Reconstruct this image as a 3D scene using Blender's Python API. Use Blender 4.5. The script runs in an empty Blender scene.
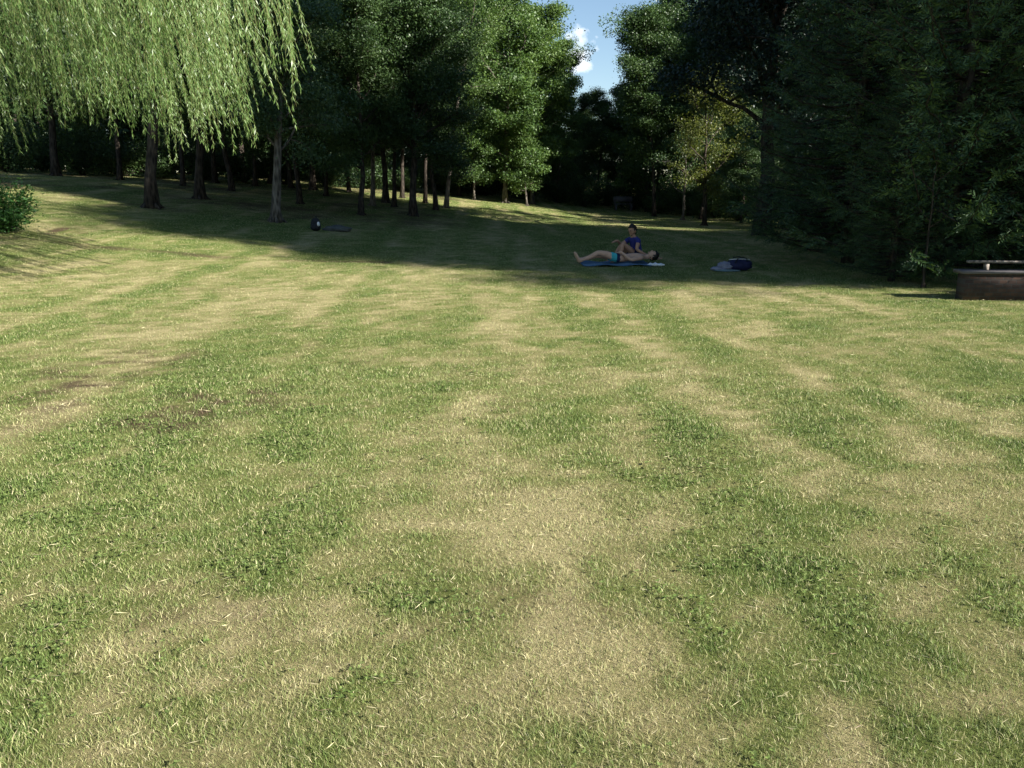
import bpy, math, random
import numpy as np
from mathutils import Vector

D = bpy.data
scene = bpy.context.scene
COL = scene.collection
R = math.radians

# ------------------------------------------------------------------ camera constants
CAM_H = 1.62
FPX = 800.0
PITCH = math.atan(194.0 / FPX)
SUN_AZ = 33.0        # degrees behind the +x direction (sun stands right and slightly behind)
SUN_EL = 27.0

# ------------------------------------------------------------------ terrain and noise
_rs = np.random.RandomState(11)
_LAT = _rs.rand(256, 256)

def vnoise(x, y, ox=0.0):
    x = np.asarray(x, float) + 517.3 + ox * 37.7
    y = np.asarray(y, float) + 811.9 + ox * 19.1
    xi = np.floor(x).astype(int); yi = np.floor(y).astype(int)
    fx = x - xi; fy = y - yi
    fx = fx * fx * (3 - 2 * fx); fy = fy * fy * (3 - 2 * fy)
    a = _LAT[xi & 255, yi & 255]; b = _LAT[(xi + 1) & 255, yi & 255]
    c = _LAT[xi & 255, (yi + 1) & 255]; d = _LAT[(xi + 1) & 255, (yi + 1) & 255]
    return (a * (1 - fx) + b * fx) * (1 - fy) + (c * (1 - fx) + d * fx) * fy

def fbm(x, y, s, ox=0.0, n=3):
    t = 0; amp = 1; tot = 0
    for i in range(n):
        t = t + amp * vnoise(np.asarray(x) / s, np.asarray(y) / s, ox + i * 3.1)
        tot += amp; amp *= .5; s *= .5
    return t / tot

def zt(x, y):
    x = np.asarray(x, float); y = np.asarray(y, float)
    s = -0.104 * x + 0.044 * y - 1.45
    k = 5.0
    p = np.log1p(np.exp(np.clip(k * s, -40, 40))) / k
    p = 3.6 * np.tanh(p / 3.6)
    bump = 0.05 * (fbm(x, y, 5.0, 7) - .5) + 0.02 * (fbm(x, y, 1.1, 9) - .5)
    near = np.clip((np.hypot(x, y) - 1) / 4, 0, 1)
    return p + bump * near

Z0 = 0.0
CAM = np.array([0, 0, CAM_H])

def ray(px, py):
    u = (px - 512) / FPX; v = (384 - py) / FPX
    d = np.array([u, math.cos(PITCH) + v * math.sin(PITCH), -math.sin(PITCH) + v * math.cos(PITCH)])
    return d

def gnd(px, py):
    """point of the terrain seen at a pixel of the photograph"""
    d = ray(px, py); t = 0.5
    while t < 160:
        p = CAM + d * t
        if p[2] < zt(p[0], p[1]):
            break
        t += 0.03
    p = CAM + d * t
    return float(p[0]), float(p[1]), float(zt(p[0], p[1]))

def atd(px, y):
    """ground position at forward distance y under the screen column px (approximate)"""
    d = ray(px, 190); x = d[0] / d[1] * y
    return float(x), float(y), float(zt(x, y))

# patches of the lawn: pixel x, y, radius in pixels, strength
STRAW = [(130,340,60,.5),(80,480,90,.5),(430,460,90,.7),(490,530,90,.6),(650,375,60,.7),(620,525,80,.6),(800,370,45,.6),(960,430,50,.6),
         (800,475,50,.6),(520,650,100,.6),(840,620,60,.5),(330,300,70,.5),(100,690,70,.5),(260,300,60,.3),(700,315,50,.6),(540,300,70,.3),(690,400,35,.5),
         (70,310,60,.4),(900,350,30,.5),(230,470,60,.3),(980,680,50,.4),(600,640,60,.4),(350,520,70,.3)]
GREEN = [(370,605,38,1.3),(700,660,70,.8),(560,580,40,.8),(460,570,50,.6),(770,520,80,.7),(720,440,50,.7),(950,560,60,.5),(60,250,60,.7),
         (430,330,45,.8),(290,560,60,.5),(930,370,50,.6),(380,395,60,.4),(640,410,35,.3),(150,570,70,.4),(560,450,40,.3),(800,600,60,.5),
         (230,255,80,.4),(330,700,70,.5),(640,590,40,.5),(860,430,60,.5),(210,220,60,.8),(500,285,70,.4)]
SOILP = [(110,375,90,.42),(180,410,75,.5),(250,395,60,.42),(330,370,60,.40),(60,400,50,.3),(150,360,70,.35),(860,600,40,.25),(700,640,30,.25),(580,610,50,.25),(160,650,50,.45),(60,230,14,1.6),(440,215,30,.5),(300,345,50,.3),(420,225,30,.4),(215,640,40,.3)]

def _prep(lst):
    out = []
    for px, py, r, s in lst:
        x, y, _ = gnd(px, py)
        out.append((x, y, max(.12, r * y / FPX), s))
    return out
STRAW_W, GREEN_W, SOIL_W = _prep(STRAW), _prep(GREEN), _prep(SOILP)
TRACK = [gnd(*p)[:2] for p in ((60, 243), (160, 248), (260, 253), (370, 262))]

def lawn(x, y):
    """dryness 0..1 and bare soil 0..1 of the lawn"""
    wx = x + .5 * (fbm(x, y, .8, 21) - .5) + .30 * (fbm(x, y, .22, 27) - .5); wy = y + .8 * (fbm(x, y, .8, 25) - .5) + .34 * (fbm(x, y, .2, 29) - .5)
    big = fbm(wx, wy, 2.6, 1, 5); mid = fbm(wx * 1.3, wy * .9, .5, 5, 4); fine = fbm(x, y, .13, 17, 3)
    stripe = fbm((x + .06 * y) / .5, y / 7.0, 1.0, 14, 2); fibre = fbm(x / .05, y / .09, 1.0, 19, 2)
    mot = fbm(wx * 1.1, wy * .8, .28, 23, 3)
    dry = .48 + .42 * (big - .5) + .75 * (mid - .5) + .8 * (mot - .5) + 1.0 * (stripe - .5) + .8 * (fine - .5) + .5 * (fibre - .5)
    for cx, cy, r, s in STRAW_W:
        dry = dry + .27 * s * np.exp(-(((wx - cx) / r) ** 2 + ((wy - cy) / (1.5 * r)) ** 2))
    for cx, cy, r, s in GREEN_W:
        dry = dry - .30 * s * np.exp(-(((wx - cx) / r) ** 2 + ((wy - cy) / (1.5 * r)) ** 2))
    soil = 0.55 * (fbm(wx, wy, .6, 41, 3) - .62)
    for cx, cy, r, s in SOIL_W:
        soil = soil + .8 * s * np.exp(-(((wx - cx) / r) ** 2 + ((wy - cy) / (1.3 * r)) ** 2)) * (.35 * fbm(x, y, .3, 61, 3) + .9 * np.clip((fbm(x, y, .10, 64, 3) - .46) * 6, 0, 1))
    tx = np.clip((x - TRACK[0][0]) / (TRACK[3][0] - TRACK[0][0]), -.1, 1.05)
    ty = TRACK[0][1] + (TRACK[3][1] - TRACK[0][1]) * tx
    soil = soil + .55 * np.exp(-((y - ty) / .22) ** 2) * ((x > TRACK[0][0] - 3) & (x < TRACK[3][0] + .5)) * (.4 + fbm(x, y, .7, 71))
    # litter under the left wood
    wood = np.clip((y - 26) / 5, 0, 1) * np.clip((-x - 1) / 3, 0, 1)
    soil = soil + wood * (.1 + .9 * (fbm(x, y, 2.5, 81, 3) - .35))
    return np.clip(dry, 0, 1), np.clip(soil, 0, 1)

# ------------------------------------------------------------------ object helpers
def tag(o, label=None, cat=None, group=None, kind=None):
    if label: o['label'] = label
    if cat: o['category'] = cat
    if group: o['group'] = group
    if kind: o['kind'] = kind
    return o

def empty(name, loc=(0, 0, 0), rz=0, s=1.0):
    o = D.objects.new(name, None); COL.objects.link(o)
    o.location = loc; o.rotation_euler = (0, 0, rz); o.scale = (s, s, s)
    o.empty_display_size = .3
    return o

def mesh(name, verts, faces, mat=None, parent=None, attrs=None, smooth=False):
    """verts (n,3); faces: list of integer arrays, each (m,k)"""
    me = D.meshes.new(name)
    v = np.ascontiguousarray(verts, dtype=np.float32)
    if not isinstance(faces, (list, tuple)): faces = [faces]
    faces = [np.asarray(f, dtype=np.int32) for f in faces if len(f)]
    nl = sum(f.size for f in faces); nf = sum(len(f) for f in faces)
    me.vertices.add(len(v)); me.vertices.foreach_set('co', v.ravel())
    me.loops.add(nl); me.polygons.add(nf)
    me.loops.foreach_set('vertex_index', np.concatenate([f.ravel() for f in faces]))
    tot = np.concatenate([np.full(len(f), f.shape[1], dtype=np.int32) for f in faces])
    st = np.concatenate([[0], np.cumsum(tot)[:-1]]).astype(np.int32)
    me.polygons.foreach_set('loop_start', st)
    if smooth: me.polygons.foreach_set('use_smooth', np.ones(nf, dtype=bool))
    if attrs:
        for k, a in attrs.items():
            at = me.attributes.new(k, 'FLOAT', 'POINT')
            at.data.foreach_set('value', np.ascontiguousarray(a, dtype=np.float32))
    me.update(calc_edges=True)
    if mat: me.materials.append(mat)
    o = D.objects.new(name, me); COL.objects.link(o)
    if parent: o.parent = parent
    return o

def copy_tree(src, loc, rz=0.0, s=1.0, label=None, group=None, lean=(0, 0)):
    c = src.copy(); COL.objects.link(c)
    c.location = loc; c.rotation_euler = (lean[0], lean[1], rz)
    c.scale = (s, s, s) if not isinstance(s, tuple) else s
    if label: c['label'] = label
    if group: c['group'] = group
    for ch in [o for o in D.objects if o.parent == src]:
        k = ch.copy(); COL.objects.link(k); k.parent = c
    return c

class Geo:
    def __init__(s): s.v = []; s.q = []; s.t = []; s.n = 0
    def add(s, v, q=None, t=None):
        v = np.asarray(v, float).reshape(-1, 3)
        if q is not None and len(q): s.q.append(np.asarray(q, int) + s.n)
        if t is not None and len(t): s.t.append(np.asarray(t, int) + s.n)
        s.v.append(v); s.n += len(v)
    def tube(s, pts, rad, sides=7, cap=True, rough=0.0, rng=None):
        pts = np.asarray(pts, float); m = len(pts); rad = np.broadcast_to(np.asarray(rad, float), (m,))
        tg = np.gradient(pts, axis=0); tg /= np.linalg.norm(tg, axis=1)[:, None] + 1e-9
        up = np.array([0, 0, 1.]) if abs(tg[0][2]) < .9 else np.array([1., 0, 0])
        n1 = np.cross(tg[0], up); n1 /= np.linalg.norm(n1)
        a = np.arange(sides) * 2 * math.pi / sides
        rings = []
        for i in range(m):
            n1 = n1 - tg[i] * n1.dot(tg[i]); n1 /= np.linalg.norm(n1) + 1e-9
            n2 = np.cross(tg[i], n1)
            rr = rad[i] * (1 + (rng.uniform(-rough, rough, sides) if rng is not None else 0))
            rings.append(pts[i] + (np.cos(a) * rr)[:, None] * n1 + (np.sin(a) * rr)[:, None] * n2)
        v = np.concatenate(rings)
        q = []
        for i in range(m - 1):
            for j in range(sides):
                k = (j + 1) % sides
                q.append((i * sides + j, i * sides + k, (i + 1) * sides + k, (i + 1) * sides + j))
        t = []
        if cap:
            v = np.concatenate([v, pts[:1], pts[-1:]]); c0, c1 = m * sides, m * sides + 1
            for j in range(sides):
                k = (j + 1) % sides
                t.append((c0, k, j)); t.append((c1, (m - 1) * sides + j, (m - 1) * sides + k))
        s.add(v, q, t)
    def blob(s, c, r, seg=10, rings=6, rot=None, fn=None):
        v = []; 
        for i in range(rings + 1):
            th = math.pi * i / rings
            for j in range(seg):
                ph = 2 * math.pi * j / seg
                v.append((math.sin(th) * math.cos(ph), math.sin(th) * math.sin(ph), math.cos(th)))
        v = np.array(v)
        if fn is not None: v = fn(v)
        v = v * np.asarray(r)
        if rot is not None: v = v @ np.asarray(rot).T
        v = v + np.asarray(c)
        q = [(i * seg + j, (i + 1) * seg + j, (i + 1) * seg + (j + 1) % seg, i * seg + (j + 1) % seg) for i in range(rings) for j in range(seg)]
        s.add(v, q)
    def leaves(s, c, ax, sd, L, W):
        """diamond leaves: centres, long axis, side axis"""
        n = len(c); L = np.broadcast_to(L, (n,))[:, None]; W = np.broadcast_to(W, (n,))[:, None]
        v = np.stack([c - ax * L / 2, c + sd * W / 2 - ax * L * .06, c + ax * L / 2, c - sd * W / 2 - ax * L * .06], 1).reshape(-1, 3)
        s.add(v, np.arange(4 * n).reshape(n, 4))
    def build(s, name, mat, parent=None, smooth=False, attrs=None):
        return mesh(name, np.concatenate(s.v), ([np.concatenate(s.q)] if s.q else []) + ([np.concatenate(s.t)] if s.t else []), mat, parent, attrs, smooth)

def unit(a): return a / (np.linalg.norm(a, axis=-1, keepdims=True) + 1e-9)
def perp(rs, a):
    return unit(np.cross(a, rs.normal(size=a.shape)))

# ------------------------------------------------------------------ materials
def newmat(name):
    m = D.materials.new(name); m.use_nodes = True
    nt = m.node_tree; nt.nodes.clear()
    out = nt.nodes.new('ShaderNodeOutputMaterial')
    return m, nt, out

def ramp(nt, stops, interp='LINEAR'):
    r = nt.nodes.new('ShaderNodeValToRGB'); r.color_ramp.interpolation = interp
    e = r.color_ramp.elements
    while len(e) > 1: e.remove(e[-1])
    e[0].position = stops[0][0]; e[0].color = (*stops[0][1], 1)
    for p, c in stops[1:]:
        k = e.new(p); k.color = (*c, 1)
    return r

def leaf_mat(name, cols, trans=.35, rough=.5, tcol=None, scale=.7, spec=.4):
    m, nt, out = newmat(name); N = nt.nodes; Lk = nt.links
    g = N.new('ShaderNodeNewGeometry'); oi = N.new('ShaderNodeObjectInfo')
    tc = N.new('ShaderNodeTexCoord'); no = N.new('ShaderNodeTexNoise'); no.inputs['Scale'].default_value = scale
    Lk.new(tc.outputs['Object'], no.inputs['Vector'])
    a = N.new('ShaderNodeMath'); a.operation = 'MULTIPLY_ADD'; Lk.new(g.outputs['Random Per Island'], a.inputs[0]); a.inputs[1].default_value = .55
    b = N.new('ShaderNodeMath'); b.operation = 'MULTIPLY_ADD'; Lk.new(no.outputs['Fac'], b.inputs[0]); b.inputs[1].default_value = .8
    c = N.new('ShaderNodeMath'); c.operation = 'MULTIPLY_ADD'; Lk.new(oi.outputs['Random'], c.inputs[0]); c.inputs[1].default_value = .25; c.inputs[2].default_value = -.3
    Lk.new(c.outputs[0], b.inputs[2]); Lk.new(b.outputs[0], a.inputs[2])
    r = ramp(nt, [(i / (len(cols) - 1), cc) for i, cc in enumerate(cols)])
    Lk.new(a.outputs[0], r.inputs[0])
    p = N.new('ShaderNodeBsdfPrincipled'); p.inputs['Roughness'].default_value = rough
    p.inputs['Specular IOR Level'].default_value = spec
    Lk.new(r.outputs[0], p.inputs['Base Color'])
    t = N.new('ShaderNodeBsdfTranslucent')
    mx = N.new('ShaderNodeMix'); mx.data_type = 'RGBA'; mx.blend_type = 'MULTIPLY'; mx.inputs[0].default_value = 1
    Lk.new(r.outputs[0], mx.inputs[6]); mx.inputs[7].default_value = (*(tcol or (1.5, 1.6, .7)), 1)
    Lk.new(mx.outputs[2], t.inputs['Color'])
    s = N.new('ShaderNodeMixShader'); s.inputs[0].default_value = trans
    Lk.new(p.outputs[0], s.inputs[1]); Lk.new(t.outputs[0], s.inputs[2]); Lk.new(s.outputs[0], out.inputs['Surface'])
    return m

def bark_mat(name, c1, c2, scale=6.0, stretch=.25):
    m, nt, out = newmat(name); N = nt.nodes; Lk = nt.links
    tc = N.new('ShaderNodeTexCoord'); mp = N.new('ShaderNodeMapping'); mp.inputs['Scale'].default_value = (1, 1, stretch)
    Lk.new(tc.outputs['Object'], mp.inputs[0])
    n = N.new('ShaderNodeTexNoise'); n.inputs['Scale'].default_value = scale; n.inputs['Detail'].default_value = 6; n.inputs['Roughness'].default_value = .7
    Lk.new(mp.outputs[0], n.inputs['Vector'])
    w = N.new('ShaderNodeTexVoronoi'); w.inputs['Scale'].default_value = scale * 2.2; Lk.new(mp.outputs[0], w.inputs['Vector'])
    ad = N.new('ShaderNodeMath'); ad.operation = 'MULTIPLY'; Lk.new(n.outputs['Fac'], ad.inputs[0]); Lk.new(w.outputs['Distance'], ad.inputs[1])
    r = ramp(nt, [(.1, c1), (.45, c2)]); Lk.new(ad.outputs[0], r.inputs[0])
    p = N.new('ShaderNodeBsdfPrincipled'); p.inputs['Roughness'].default_value = .9; p.inputs['Specular IOR Level'].default_value = .2
    b = N.new('ShaderNodeBump'); b.inputs['Strength'].default_value = .8; b.inputs['Distance'].default_value = .03
    Lk.new(ad.outputs[0], b.inputs['Height']); Lk.new(b.outputs[0], p.inputs['Normal'])
    Lk.new(r.outputs[0], p.inputs['Base Color']); Lk.new(p.outputs[0], out.inputs['Surface'])
    return m

def plain_mat(name, col, rough=.7, var=.25, scale=20, spec=.3, bump=0.0):
    m, nt, out = newmat(name); N = nt.nodes; Lk = nt.links
    tc = N.new('ShaderNodeTexCoord'); n = N.new('ShaderNodeTexNoise'); n.inputs['Scale'].default_value = scale; n.inputs['Detail'].default_value = 4
    Lk.new(tc.outputs['Object'], n.inputs['Vector'])
    r = ramp(nt, [(.3, tuple(c * (1 - var) for c in col)), (.7, tuple(min(1, c * (1 + var)) for c in col))]); Lk.new(n.outputs['Fac'], r.inputs[0])
    p = N.new('ShaderNodeBsdfPrincipled'); p.inputs['Roughness'].default_value = rough; p.inputs['Specular IOR Level'].default_value = spec
    if bump:
        b = N.new('ShaderNodeBump'); b.inputs['Strength'].default_value = bump; b.inputs['Distance'].default_value = .01
        Lk.new(n.outputs['Fac'], b.inputs['Height']); Lk.new(b.outputs[0], p.inputs['Normal'])
    Lk.new(r.outputs[0], p.inputs['Base Color']); Lk.new(p.outputs[0], out.inputs['Surface'])
    return m

def ground_mat():
    m, nt, out = newmat('lawn_ground'); N = nt.nodes; Lk = nt.links
    dry = N.new('ShaderNodeAttribute'); dry.attribute_name = 'dry'
    soil = N.new('ShaderNodeAttribute'); soil.attribute_name = 'soil'
    tc = N.new('ShaderNodeTexCoord')
    n1 = N.new('ShaderNodeTexNoise'); n1.inputs['Scale'].default_value = 45; n1.inputs['Detail'].default_value = 6; n1.inputs['Roughness'].default_value = .8
    mp = N.new('ShaderNodeMapping'); mp.inputs['Scale'].default_value = (1, .6, 1); Lk.new(tc.outputs['Object'], mp.inputs[0]); Lk.new(mp.outputs[0], n1.inputs['Vector'])
    n2 = N.new('ShaderNodeTexNoise'); n2.inputs['Scale'].default_value = 24; n2.inputs['Detail'].default_value = 5; Lk.new(tc.outputs['Object'], n2.inputs['Vector'])
    a = N.new('ShaderNodeMath'); a.operation = 'MULTIPLY_ADD'; Lk.new(n1.outputs['Fac'], a.inputs[0]); a.inputs[1].default_value = 1.1; 
    a2 = N.new('ShaderNodeMath'); a2.operation = 'ADD'; Lk.new(dry.outputs['Fac'], a2.inputs[0]); a2.inputs[1].default_value = -.55
    Lk.new(a2.outputs[0], a.inputs[2])
    r = ramp(nt, [(0, (.07, .105, .022)), (.4, (.14, .165, .045)), (.75, (.25, .225, .10)), (1, (.36, .31, .16))]); Lk.new(a.outputs[0], r.inputs[0])
    sr = ramp(nt, [(.3, (.035, .024, .014)), (.7, (.13, .095, .055))]); Lk.new(n1.outputs['Fac'], sr.inputs[0])
    sf = N.new('ShaderNodeMath'); sf.operation = 'MULTIPLY_ADD'; Lk.new(n2.outputs['Fac'], sf.inputs[0]); sf.inputs[1].default_value = .8; 
    sm = N.new('ShaderNodeMath'); sm.operation = 'MULTIPLY_ADD'; Lk.new(soil.outputs['Fac'], sm.inputs[0]); sm.inputs[1].default_value = 2.0; sm.inputs[2].default_value = -.45
    Lk.new(sm.outputs[0], sf.inputs[2]); sf.use_clamp = True
    mx = N.new('ShaderNodeMix'); mx.data_type = 'RGBA'; Lk.new(sf.outputs[0], mx.inputs[0]); Lk.new(r.outputs[0], mx.inputs[6]); Lk.new(sr.outputs[0], mx.inputs[7])
    p = N.new('ShaderNodeBsdfPrincipled'); p.inputs['Roughness'].default_value = 1; p.inputs['Specular IOR Level'].default_value = .1
    Lk.new(mx.outputs[2], p.inputs['Base Color'])
    b = N.new('ShaderNodeBump'); b.inputs['Strength'].default_value = 1; b.inputs['Distance'].default_value = .04; Lk.new(n1.outputs['Fac'], b.inputs['Height']); Lk.new(b.outputs[0], p.inputs['Normal'])
    Lk.new(p.outputs[0], out.inputs['Surface'])
    return m

def blade_mat():
    m, nt, out = newmat('grass_blades'); N = nt.nodes; Lk = nt.links
    dry = N.new('ShaderNodeAttribute'); dry.attribute_name = 'dry'
    g = N.new('ShaderNodeNewGeometry')
    r = ramp(nt, [(0, (.085, .155, .018)), (.25, (.155, .23, .040)), (.45, (.24, .285, .075)), (.6, (.35, .345, .125)), (.8, (.54, .475, .225)), (.93, (.68, .60, .34)), (1, (.20, .14, .08))])
    Lk.new(dry.outputs['Fac'], r.inputs[0])
    h = N.new('ShaderNodeHueSaturation'); v = N.new('ShaderNodeMapRange'); v.inputs['To Min'].default_value = .55; v.inputs['To Max'].default_value = 1.28
    Lk.new(g.outputs['Random Per Island'], v.inputs['Value']); Lk.new(v.outputs[0], h.inputs['Value']); Lk.new(r.outputs[0], h.inputs['Color']); h.inputs['Saturation'].default_value = .88
    p = N.new('ShaderNodeBsdfPrincipled'); p.inputs['Roughness'].default_value = .55; p.inputs['Specular IOR Level'].default_value = .3
    Lk.new(h.outputs[0], p.inputs['Base Color'])
    t = N.new('ShaderNodeBsdfTranslucent'); Lk.new(h.outputs[0], t.inputs['Color'])
    s = N.new('ShaderNodeMixShader'); s.inputs[0].default_value = .3
    Lk.new(p.outputs[0], s.inputs[1]); Lk.new(t.outputs[0], s.inputs[2]); Lk.new(s.outputs[0], out.inputs['Surface'])
    return m

M = dict(
    ground=ground_mat(), blade=blade_mat(),
    oak=leaf_mat('oak_leaves', [(.012, .028, .010), (.028, .058, .018), (.052, .095, .028), (.085, .13, .040)], .2),
    locust=leaf_mat('light_leaves', [(.022, .048, .014), (.052, .10, .028), (.095, .155, .042), (.15, .21, .06)], .3),
    grey=leaf_mat('grey_green_leaves', [(.04, .08, .035), (.08, .13, .06), (.13, .18, .09)], .3),
    yellow=leaf_mat('yellow_green_leaves', [(.035, .05, .012), (.08, .10, .02), (.17, .17, .04)], .3),
    blue=leaf_mat('blue_green_leaves', [(.008, .020, .016), (.016, .036, .026), (.03, .058, .038)], .15),
    fir=leaf_mat('conifer_sprays', [(.012, .032, .015), (.028, .062, .024), (.055, .105, .035), (.12, .185, .06)], .15, scale=1.2),
    willow=leaf_mat('willow_leaves', [(.04, .085, .018), (.085, .155, .038), (.15, .23, .075), (.30, .37, .19)], .42, rough=.38, spec=.5, tcol=(1.25, 1.35, .7)),
    shrub=leaf_mat('shrub_leaves', [(.02, .06, .015), (.05, .13, .03), (.09, .20, .05)], .3),
    bark=bark_mat('dark_bark', (.014, .011, .009), (.075, .06, .047)),
    barkp=bark_mat('pale_bark', (.035, .029, .023), (.19, .165, .135)),
    twig=plain_mat('willow_twigs', (.16, .17, .06)),
)

# ------------------------------------------------------------------ tree generators
def broadleaf(name, seed, H=12, r=.2, base=.28, CR=3.2, nlimb=16, leaf=.09, per=190, sig=.42, lm='oak', bm='bark', lean=(0, 0), label='', top=.5, sub=4, droop=0.0, narrow=.55):
    rs = np.random.RandomState(seed)
    root = empty(name); tag(root, label, 'tree')
    g = Geo()
    n = 12; t = np.linspace(0, 1, n)
    wob = np.cumsum(rs.normal(0, .05, (n, 2)), 0) * (H / 12); wob[:2] *= .3
    pts = np.stack([lean[0] * t ** 1.2 * H + wob[:, 0], lean[1] * t ** 1.2 * H + wob[:, 1], t * H * .93 - .12], 1)
    rad = r * (1 - .85 * t); rad[0] = r * 1.45; 
    g.tube(pts, rad, 10, rough=.1, rng=rs)
    for k in range(5):    # root flare
        a = k * 1.26 + rs.rand(); d = np.array([math.cos(a), math.sin(a), 0])
        g.tube([[0, 0, .28 * r / .2], d * r * 1.3 + [0, 0, .07], d * r * 2.3 - [0, 0, .06]], [r * .5, r * .35, r * .12], 6)
    cl = []
    for i in range(nlimb):
        f = base + (1 - base) * (i + rs.rand()) / nlimb * .97
        p0 = np.array([np.interp(f, t, pts[:, k]) for k in range(3)])
        u = (f - base) / (1 - base)
        prof = math.sin(math.pi * min(1, (u * top / .5 * .5 + .28) if u < .5 else (u * .72 + .14)) ) ** .8
        L = CR * max(.25, prof) * rs.uniform(.7, 1.15)
        a = i * 2.4 + rs.uniform(-.5, .5)
        el = R(rs.uniform(8, 35) + 35 * u)
        d = np.array([math.cos(a) * math.cos(el), math.sin(a) * math.cos(el), math.sin(el)])
        m = 7; q = [p0]
        dd = d.copy()
        for j in range(m):
            dd = unit(dd + rs.normal(0, .16, 3) + [0, 0, .05 - droop * j / m]); q.append(q[-1] + dd * L / m)
        q = np.array(q); rr = r * .42 * (1 - .75 * f) * np.linspace(1, .18, m + 1) + .006
        g.tube(q, rr, 6)
        cl.append((q[-1], 1.0))
        for k in range(sub):
            s0 = q[rs.randint(2, m)]; a2 = rs.normal(size=3); a2[2] = abs(a2[2]) * .5 - droop; a2 = unit(a2 * .8 + d * .5)
            l2 = L * rs.uniform(.25, .5); w = [s0]; 
            for j in range(4):
                a2 = unit(a2 + rs.normal(0, .22, 3)); w.append(w[-1] + a2 * l2 / 4)
            w = np.array(w); g.tube(w, np.linspace(rr[3] * .6, .006, 5), 5)
            cl.append((w[-1], 1.0)); cl.append((w[2], .7))
            if rs.rand() < .6: cl.append((w[-1] + rs.normal(0, .35, 3), .7))
    g.build('trunk', M[bm], root, smooth=True)
    G = Geo(); C = []
    for c, s in cl:
        k = int(per * s * rs.uniform(.5, 1.5))
        o = rs.normal(size=(k, 3)); o = o / np.linalg.norm(o, axis=1)[:, None] * (rs.rand(k, 1) ** .55) * sig * 1.7 * rs.uniform(.7, 1.25)
        o *= np.array([1.15, 1.15, .62]); o += 0
        # several twigs' worth of sub-clusters so that outlines are ragged
        C.append(c + o)
    C = np.concatenate(C); k = len(C)
    ax = rs.normal(size=(k, 3)) * [1, 1, .7] + [0, 0, -.35]; ax = unit(ax); sd = perp(rs, ax * [1, 1, .3] + [0, 0, 1.2] * (rs.rand(k, 1) < .6))
    sd = unit(np.cross(ax, unit(rs.normal(size=(k, 3)) * .8 + [0, 0, 1])))
    L = leaf * rs.uniform(.7, 1.35, k)
    G.leaves(C, ax, sd, L, L * narrow)
    G.build('crown', M[lm], root)
    return root

def conifer(name, seed, H=11, CR=2.7, r=.16, label='', lm='fir', dens=1.0):
    rs = np.random.RandomState(seed)
    root = empty(name); tag(root, label, 'tree')
    g = Geo(); G = Geo()
    t = np.linspace(0, 1, 9)
    wob = np.cumsum(rs.normal(0, .03, (9, 2)), 0)
    pts = np.stack([wob[:, 0], wob[:, 1], t * H - .1], 1); g.tube(pts, r * (1 - .93 * t) + .005, 8)
    sp, sdv, sl = [], [], []
    h = .25; bi = 0
    while h < H * .985:
        f = h / H
        prof = (1 - f) ** .72 * (.72 + .28 * min(1, f * 6)) 
        for b in range(int(5 * dens) if f < .8 else 4):
            a = bi * 2.399 + rs.uniform(-.4, .4); bi += 1
            L = CR * prof * rs.uniform(.65, 1.25) * (1 + .22 * math.sin(a * 2 + seed) ) + .1
            d = np.array([math.cos(a), math.sin(a), 0]); n = max(4, int(L / .28))
            s = np.linspace(0, 1, n + 1)
            dr = rs.uniform(-.25, .05); up = rs.uniform(.15, .45)
            z = h + L * (dr * s + up * s ** 2.5) 
            p0 = np.array([np.interp(h, t * H, pts[:, 0]), np.interp(h, t * H, pts[:, 1]), 0])
            q = p0 + d * (s * L)[:, None] + np.stack([0 * s, 0 * s, z], 1) + rs.normal(0, .04, (n + 1, 3)) * s[:, None]
            g.tube(q, np.linspace(.022 + L * .006, .004, n + 1), 4, cap=False)
            m = int(L / .045)
            u = rs.uniform(.06, 1, m) ** .8
            pp = np.stack([np.interp(u, s, q[:, k]) for k in range(3)], 1)
            side = np.cross(d, [0, 0, 1]) * rs.choice([-1, 1], m)[:, None]
            dv = unit(side * rs.uniform(.3, 1, (m, 1)) + d * rs.uniform(.4, 1.1, (m, 1)) + np.array([0, 0, 1]) * rs.uniform(-.45, .5, (m, 1)))
            sp.append(pp); sdv.append(dv); sl.append(rs.uniform(.16, .42, m) * (.6 + .4 * (L / CR)))
        h += rs.uniform(.13, .2)
    sp = np.concatenate(sp); sdv = np.concatenate(sdv); sl = np.concatenate(sl)
    K = 11
    nrm = unit(np.cross(sdv, rs.normal(size=sdv.shape) * .6 + [0, 0, .1])); lat = unit(np.cross(nrm, sdv))
    for k in range(K):
        u = (k + .5) / K
        sg = 1 if k % 2 else -1
        c0 = sp + sdv * (sl * u)[:, None] - np.array([0, 0, .12]) * (sl * u * u)[:, None]
        ax = unit(sdv * .8 + lat * sg * (.75 - .4 * u) + rs.normal(0, .15, sdv.shape))
        LL = sl * (.34 - .16 * u) * rs.uniform(.7, 1.2, len(sl))
        sd = unit(np.cross(ax, nrm + rs.normal(0, .5, nrm.shape)))
        G.leaves(c0 + ax * (LL / 2)[:, None], ax, sd, LL, LL * .24)
    g.build('trunk', M['bark'], root); G.build('crown', M[lm], root)
    return root

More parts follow.
